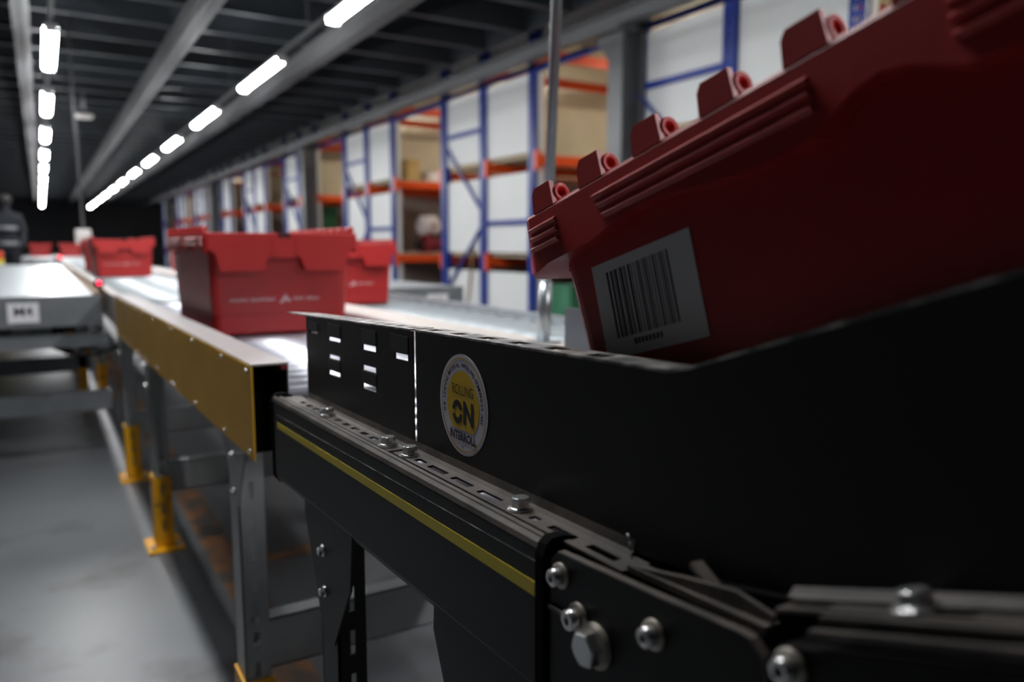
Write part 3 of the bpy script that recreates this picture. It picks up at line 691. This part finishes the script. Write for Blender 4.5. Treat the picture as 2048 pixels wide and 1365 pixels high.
addtext('e', 0.005, 0, -0.0375, 0.0001)
# O split by two slanting gaps
n = 48
for (a0, a1) in ((25, 205 - 18), (205, 367)):
    pass
for a0, a1 in ((18, 172), (198, 352)):
    vs = []; q = 18
    for i in range(q + 1):
        a = math.radians(a0 + (a1 - a0) * i / q)
        vs += [smap(-0.0098 + 0.0100 * math.cos(a), -0.0075 + 0.0108 * math.sin(a), 2.4), smap(-0.0098 + 0.0048 * math.cos(a), -0.0075 + 0.0052 * math.sin(a), 2.4)]
    L_.add(vs, [(2 * i, 2 * i + 1, 2 * i + 3, 2 * i + 2) for i in range(q)])
body = 'THE LEADING MATERIAL HANDLING COMPANIES ARE'
rr_ = SR * 0.785
for i, ch in enumerate(body):
    if ch == ' ': continue
    ang = math.radians(196 - 212 * i / (len(body) - 1))
    vs, fs = text2d(ch, 0.0057, 0.00014)
    ca, sa = math.cos(ang - math.pi / 2), math.sin(ang - math.pi / 2)
    L_.add([smap(rr_ * math.cos(ang) + a * ca - b * sa, rr_ * math.sin(ang) + a * sa + b * ca, 2.4) for a, b in vs], fs)
L_.build('lettering', 'sticker_ink', sk, fix=False)
MB().add([smap(-0.026, -0.0238, 2.0), smap(0.026, -0.0238, 2.0), smap(0.026, -0.0241, 2.0), smap(-0.026, -0.0241, 2.0)], [(0, 1, 2, 3)]).build('rule_line', 'washer_dull', sk)
# frame profile under the guard
TT = [(0.397, 0.7535), (1.118, 0.7335)]; TB = [(0.397, 0.640), (1.118, 0.609)]
def psec(y, prof): 
    a, b = lerp(TB, y), lerp(TT, y); return [(x, y, a + (b - a) * v) for x, v in prof]
prof = [(.300, 0), (.281, 0), (.276, .03), (.273, .09), (.273, .945), (.2745, .985), (.277, 1.0), (.2795, .985), (.2805, .96), (.282, .985), (.2845, .99), (.2865, .975), (.287, .93), (.300, .93)]
MB().loft([psec(0.417, prof), psec(1.118, prof)]).build('cover_panel', 'black_steel', bc)
prof = [(.2728, .955), (.2738, .990), (.2768, 1.012), (.2800, .995), (.2808, .972), (.282, .997), (.2855, 1.0), (.2855, .985), (.282, .975), (.2808, .95)]
MB().loft([psec(0.418, prof), psec(1.116, prof)]).build('top_ridge', 'black_dusty', bc)
def sline(z_a, z_b, h, name, m, x=0.2726):
    return MB().hexa([(x, 0.420, z_b - h), (x + .0004, 0.420, z_b - h), (x + .0004, 1.095, z_a - h * .8), (x, 1.095, z_a - h * .8), (x, 0.420, z_b), (x + .0004, 0.420, z_b), (x + .0004, 1.095, z_a), (x, 1.095, z_a)]).build(name, m, bc)
sline(0.7005, 0.7235, 0.0105, 'yellow_stripe', 'stripe_yellow')
sline(0.7115, 0.7385, 0.0005, 'groove_line', 'lip_worn')
# end caps of the cover
prof = [(.302, -.02), (.279, -.02), (.2715, .06), (.2712, .93), (.274, 1.0), (.279, 1.035), (.289, 1.035), (.302, 1.0)]
for ya, yb in ((0.408, 0.4175), (1.117, 1.124)): MB().loft([psec(ya, prof), psec(yb, prof)]).build('end_cap', 'black_deep', bc)
# slotted flange strips
def strip(y0, y1, slots, x0=0.2865, x1=0.3085, zz=TT, name='flange_strip', lift=0.0, mid=0.0):
    hs = [(a, a + s, x0 + 0.0055, x0 + 0.0125) for a, s in slots]
    m = MB().grid([y0, y1], [x0, x1], hs, lambda u, v, w_: (v, u, lerp(zz, u) - 0.0022 + lift + w_), 0.002)
    return m.build(name, 'black_dusty', bc)
strip(0.712, 1.100, [(0.738 + 0.0295 * k, 0.016) for k in range(11) if k not in (0, 6)], lift=0.0005)
strip(0.345, 0.702, [(0.36, 0.03), (0.405, 0.030), (0.45, 0.010), (0.505, 0.034), (0.553, 0.034), (0.60, 0.034), (0.645, 0.018)], lift=0.0012)
# curved root between strip and guard
m = MB(); 
def root(y): a = lerp(TT, y); return [(0.302, y, a - 0.001), (0.3055, y, a + 0.001), (0.3080, y, a + 0.004), (PX, y, a + 0.011), (PX, y, a - 0.002)]
m.loft([root(0.36), root(1.06)]); m.build('guard_root', 'black_dusty', bc)
m = MB().box(0.300, 0.306, 0.40, 1.12, 0.62, 0.728).build('inner_frame', 'black_deep', bc)
for yy, x in ((0.926, 0.2935), (0.731, 0.2945), (0.679, 0.2955), (0.478, 0.2975)):
    hexbolt((x, yy, lerp(TT, yy) + 0.0006), (0, 0, 1), 0.0074, bc, name='flange_bolt', h=0.0082)
# drive end plate beside the cover
m = MB(); m.prism([(0.404, 0.58), (0.404, 0.745), (0.396, 0.7525), (0.300, 0.7600), (0.243, 0.7655), (0.236, 0.7655), (0.2295, 0.7600), (0.2265, 0.750), (0.2265, 0.58)], lambda u, v, w_: (0.2745 + w_, u, v), 0, 0.003)
m.build('drive_plate', 'black_steel', bc, 0.0008)
m = MB(); m.prism([(0.395, 0.7533), (0.300, 0.7610), (0.243, 0.7665), (0.236, 0.7663), (0.2285, 0.7602), (0.2258, 0.750), (0.2258, 0.70), (0.2268, 0.70), (0.2268, 0.75), (0.2295, 0.7595), (0.2365, 0.7652), (0.243, 0.7652), (0.300, 0.7597), (0.395, 0.7520)], lambda u, v, w_: (0.2745 + w_, u, v), 0, 0.0055)
m.build('plate_edge', 'black_dusty', bc)
m = MB(); m.hexa([(0.2785, 0.26, 0.754), (0.284, 0.26, 0.754), (0.284, 0.385, 0.744), (0.2785, 0.385, 0.744), (0.2785, 0.26, 0.757), (0.284, 0.26, 0.757), (0.284, 0.385, 0.747), (0.2785, 0.385, 0.747)])
m.build('drive_cover_edge', 'black_dusty', bc)
m = MB().prism([(0.30, 0.768), (0.345, 0.758), (0.352, 0.7535), (0.24, 0.7655), (0.238, 0.772), (0.262, 0.7750)], lambda u, v, w_: (0.292 + w_, u, v), 0, 0.003).build('joint_plate', 'black_dusty', bc)
m = MB(); m.box(0.2715, 0.276, 0.385, 0.402, 0.7125, 0.7155); m.build('step_edge', 'black_dusty', bc)
capbolt((0.2745, 0.391, 0.7385), (-1, 0, 0), 0.0055, bc); capbolt((0.2745, 0.3715, 0.7185), (-1, 0, 0), 0.0062, bc); capbolt((0.2745, 0.302, 0.7385), (-1, 0, 0), 0.0056, bc); capbolt((0.2745, 0.2125, 0.7635), (-1, 0, 0), 0.0056, bc)
b = MB(); p = Vector((0.2745, 0.3525, 0.7085)); d = Vector((-1, 0, 0))
o = MB().cyl(p, p + d * 0.0022, 0.0142, 32).cyl(p + d * 0.0022, p + d * 0.0032, 0.0128, 32).build('big_washer', 'washer_dull', bc)
MB().cyl(p + d * 0.003, p + d * 0.0115, 0.0112, 6, smooth=False, ph=0.25).cyl(p + d * 0.0115, p + d * 0.0122, 0.0100, 24, 0.0092).build('big_hex_bolt', 'zinc_bolt', bc, 0.0004)
# incline frame
IT = [(-0.6, 1.074), (0.131, 0.816), (0.247, 0.775)]
m = MB(); m.prism([(0.222, 0.60), (0.222, 0.768), (0.12, 0.806), (-0.6, 1.065), (-0.6, 0.88), (0.10, 0.60)], lambda u, v, w_: (0.2765 + w_, u, v), 0, 0.02); m.build('incline_cover', 'black_steel', bc)
m = MB(); 
for (x0, x1, dz, h) in ((0.2742, 0.2792, -0.0095, 0.0040), (0.2815, 0.2865, -0.0048, 0.003)):
    m.hexa([(x0, -0.6, 1.084 + dz - h), (x1, -0.6, 1.084 + dz - h), (x1, 0.205, 0.7935 + dz - h), (x0, 0.205, 0.7935 + dz - h), (x0, -0.6, 1.084 + dz), (x1, -0.6, 1.084 + dz), (x1, 0.205, 0.7935 + dz), (x0, 0.205, 0.7935 + dz)])
m.build('incline_ridge', 'black_dusty', bc)
o = strip(-0.5, 0.232, [(0.208 - 0.062 * k, 0.022) for k in range(10)], x0=0.2860, x1=0.3085, zz=IT, name='incline_strip')
hexbolt((0.2965, 0.170, lerp(IT, 0.170)), (0, 0.34, 0.94), 0.0074, bc, name='flange_bolt', h=0.0065)
MB().loft([[(0.303, y, lerp(IT, y) - 0.001), (0.3065, y, lerp(IT, y) + 0.002), (PX, y, lerp(IT, y) + 0.005), (PX, y, lerp(IT, y) - 0.002)] for y in (-0.5, 0.24)]).build('guard_root', 'black_dusty', bc)
MB().prism([(0.41, 0.60), (0.41, 0.750), (0.345, 0.7545), (0.236, 0.7790), (-0.6, 1.080), (-0.6, 0.90), (0.10, 0.60)], lambda u, v, w_: (0.3005 + w_, u, v), 0, 0.006).build('inner_frame', 'black_deep', bc)
MB().prism([(0.40, 0.74), (0.40, 0.775), (0.30, 0.800), (0.12, 0.865), (0.12, 0.74)], lambda u, v, w_: (0.3113 + w_, u, v), 0, 0.002).build('gap_dark_sheet', 'black_deep', bc)  # added black sheet that keeps the joint gap behind the guard dark
MB().loft([[(0.286, y, lerp(TT, y) - 0.014), (0.3085, y, lerp(TT, y) - 0.014), (0.3085, y, lerp(TT, y) - 0.010), (0.286, y, lerp(TT, y) - 0.010)] for y in (0.35, 1.115)]).build('slot_shade', 'black_deep', bc)  # added black sheet below the strips, painted shade for the slots
MB().bar((0.296, 0.345, 0.7565), (0.292, 0.238, 0.7655), 0.010, 0.004).build('link_bar', 'black_dusty', bc)
MB().bar((0.302, 0.300, 0.774), (0.297, 0.262, 0.758), 0.008, 0.003).build('link_tab', 'black_dusty', bc)
# other side frame, rollers
MB().box(0.785, 0.83, 0.33, 1.115, 0.60, 0.74).build('far_frame', 'black_steel', bc)
MB().prism([(0.33, 0.60), (0.33, 0.74), (-0.6, 1.06), (-0.6, 0.92)], lambda u, v, w_: (0.785 + w_, u, v), 0, 0.045).build('far_frame', 'black_steel', bc)
r0 = MB().cyl((0.314, 1.08, 0.695), (0.783, 1.08, 0.695), 0.022, 16).build('roller', 'roller_zinc', bc)
for k in range(1, 12):
    c = r0.copy(); COL.objects.link(c); c.parent = bc; c.location = (0, -0.066 * k, 0)
for k in range(13):
    yy = 0.275 - 0.068 * k; c = r0.copy(); COL.objects.link(c); c.parent = bc; c.location = (0, yy - 1.08, (0.33 - yy) * 0.345 + 0.0)
# legs of the black conveyor
def black_leg(yy, zt_, yb, x=0.278):
    l = leg(bc, x, yy, zt_, 0, 'black_steel', wx=0.036, dy=0.063, sleeve=None)
    leg(bc, 0.82, yy, zt_, 0, 'black_steel', wx=0.036, dy=0.063, sleeve=None, side=-1, slots=False)
    MB().box(x - 0.02, x + 0.06, yy - 0.03, yy + 0.09, 0, 0.006).build('foot_plate', 'black_steel', l)
    MB().box(0.77, 0.84, yy - 0.03, yy + 0.09, 0, 0.006).build('foot_plate', 'black_steel', l)
    MB().box(x + 0.03, 0.79, yy + 0.02, yy + 0.023, 0.12, 0.17).build('crossbar', 'black_steel', bc)
    b = MB().prism([(yy + 0.108, zt_ + 0.015), (yy + 0.110, zt_ - 0.012), (yy + 0.055, zt_ - 0.125), (yy + 0.02, zt_ - 0.150), (yy + 0.004, zt_ - 0.150), (yy - 0.060, zt_ - 0.055), (yy - 0.072, zt_ + 0.02)], lambda u, v, w_: (x - 0.004 + w_, u, v), 0, 0.003)
    o = b.build('bracket', 'black_steel', bc)
    hexbolt((x - 0.004, yy + 0.036, zt_ - 0.04), (-1, 0, 0), 0.0055, o); hexbolt((x - 0.004, yy + 0.034, zt_ - 0.092), (-1, 0, 0), 0.0055, o)
black_leg(0.864, 0.618, 0)
black_leg(0.475, 0.628, 0)
black_leg(-0.3, 0.86, 0)
# cable tie sticking up at the joint
t = MB()
P = [(0.300, 0.352, 0.7575), (0.300, 0.353, 0.763), (0.3005, 0.355, 0.768), (0.301, 0.358, 0.772)]
for i in range(3): t.cyl(P[i], P[i + 1], 0.0006, 6)
t = t.build('wire_end', 'galvanised', None); tag(t, 'thin bent wire end standing up from the joint of the black conveyor', 'wire')
# ---------------------------------------------------------------- figure far away
def person():
    t = thing('person', (-0.44, 14.5, 0), 'person in dark work clothes with grey reflective bands, standing far off at the left edge', 'person')
    me = bpy.data.meshes.new('body'); 
    J = {'pel': (0, 0, 0.92), 'spi': (0, 0, 1.12), 'che': (0, 0, 1.32), 'nek': (0, 0, 1.47), 'hed': (0, -0.01, 1.56), 'top': (0, -0.01, 1.68),
         'hl': (-0.09, 0, 0.86), 'kl': (-0.10, -0.02, 0.48), 'al': (-0.10, 0.0, 0.09), 'tl': (-0.11, -0.13, 0.04), 'hr': (0.09, 0, 0.86), 'kr': (0.10, -0.02, 0.48), 'ar': (0.10, 0.0, 0.09), 'tr': (0.11, -0.13, 0.04),
         'sl': (-0.18, 0, 1.39), 'el': (-0.23, -0.02, 1.12), 'wl': (-0.20, -0.16, 0.95), 'fl': (-0.19, -0.23, 0.92), 'sr': (0.18, 0, 1.39), 'er': (0.23, -0.02, 1.12), 'wr': (0.20, -0.16, 0.95), 'fr': (0.19, -0.23, 0.92)}
    R = {'pel': .15, 'spi': .14, 'che': .16, 'nek': .06, 'hed': .085, 'top': .07, 'hl': .10, 'kl': .07, 'al': .05, 'tl': .04, 'sl': .075, 'el': .055, 'wl': .038, 'fl': .04}
    ks = list(J); E_ = [('pel', 'spi'), ('spi', 'che'), ('che', 'nek'), ('nek', 'hed'), ('hed', 'top'), ('pel', 'hl'), ('hl', 'kl'), ('kl', 'al'), ('al', 'tl'), ('pel', 'hr'), ('hr', 'kr'), ('kr', 'ar'), ('ar', 'tr'), ('che', 'sl'), ('sl', 'el'), ('el', 'wl'), ('wl', 'fl'), ('che', 'sr'), ('sr', 'er'), ('er', 'wr'), ('wr', 'fr')]
    me.from_pydata([J[k] for k in ks], [(ks.index(a), ks.index(b)) for a, b in E_], []); me.materials.append(MATS['dark_cloth'])
    o = bpy.data.objects.new('body', me); COL.objects.link(o); o.parent = t
    o.modifiers.new('skin', 'SKIN'); 
    for i, k in enumerate(ks):
        r = R.get(k) or R.get(k[:-1] + 'l'); me.skin_vertices[0].data[i].radius = (r, r * (0.75 if k in ('pel', 'spi', 'che') else 1)); me.skin_vertices[0].data[i].use_root = (k == 'pel')
    s = o.modifiers.new('sub', 'SUBSURF'); s.levels = 1; s.render_levels = 2
    ORG[t.name] = Vector((0, 0, 0))
    for z in (1.22, 0.98):
        MB().loft([[((0.175 if z > 1.1 else .165) * math.cos(a), (0.145 if z > 1.1 else .14) * math.sin(a), z + dz) for a in [2 * math.pi * i / 24 for i in range(24)]] for dz in (-0.03, 0.03)], smooth=True).build('reflective_band', 'reflect_band', t)
    MB().loft([[(r * math.cos(a), -0.01 + r * math.sin(a), z) for a in [2 * math.pi * i / 20 for i in range(20)]] for r, z in ((0.095, 1.60), (0.10, 1.66), (0.085, 1.71), (0.04, 1.74))], smooth=True).build('hair', 'hair_dark', t)
person()
t = thing('marker_post', (-0.52, 12, 0), 'small orange and yellow marker post at the left edge before the dark figure', 'marker post')
MB().cyl((-0.45, 12, 0), (-0.45, 12, 0.02), 0.10, 20).build('base', 'hi_orange', t); MB().cyl((-0.45, 12, 0.02), (-0.45, 12, 0.78), 0.035, 14).build('post', 'hi_yellow', t); MB().cyl((-0.45, 12, 0.78), (-0.45, 12, 0.88), 0.04, 14, 0.03).build('cap', 'hi_orange', t)
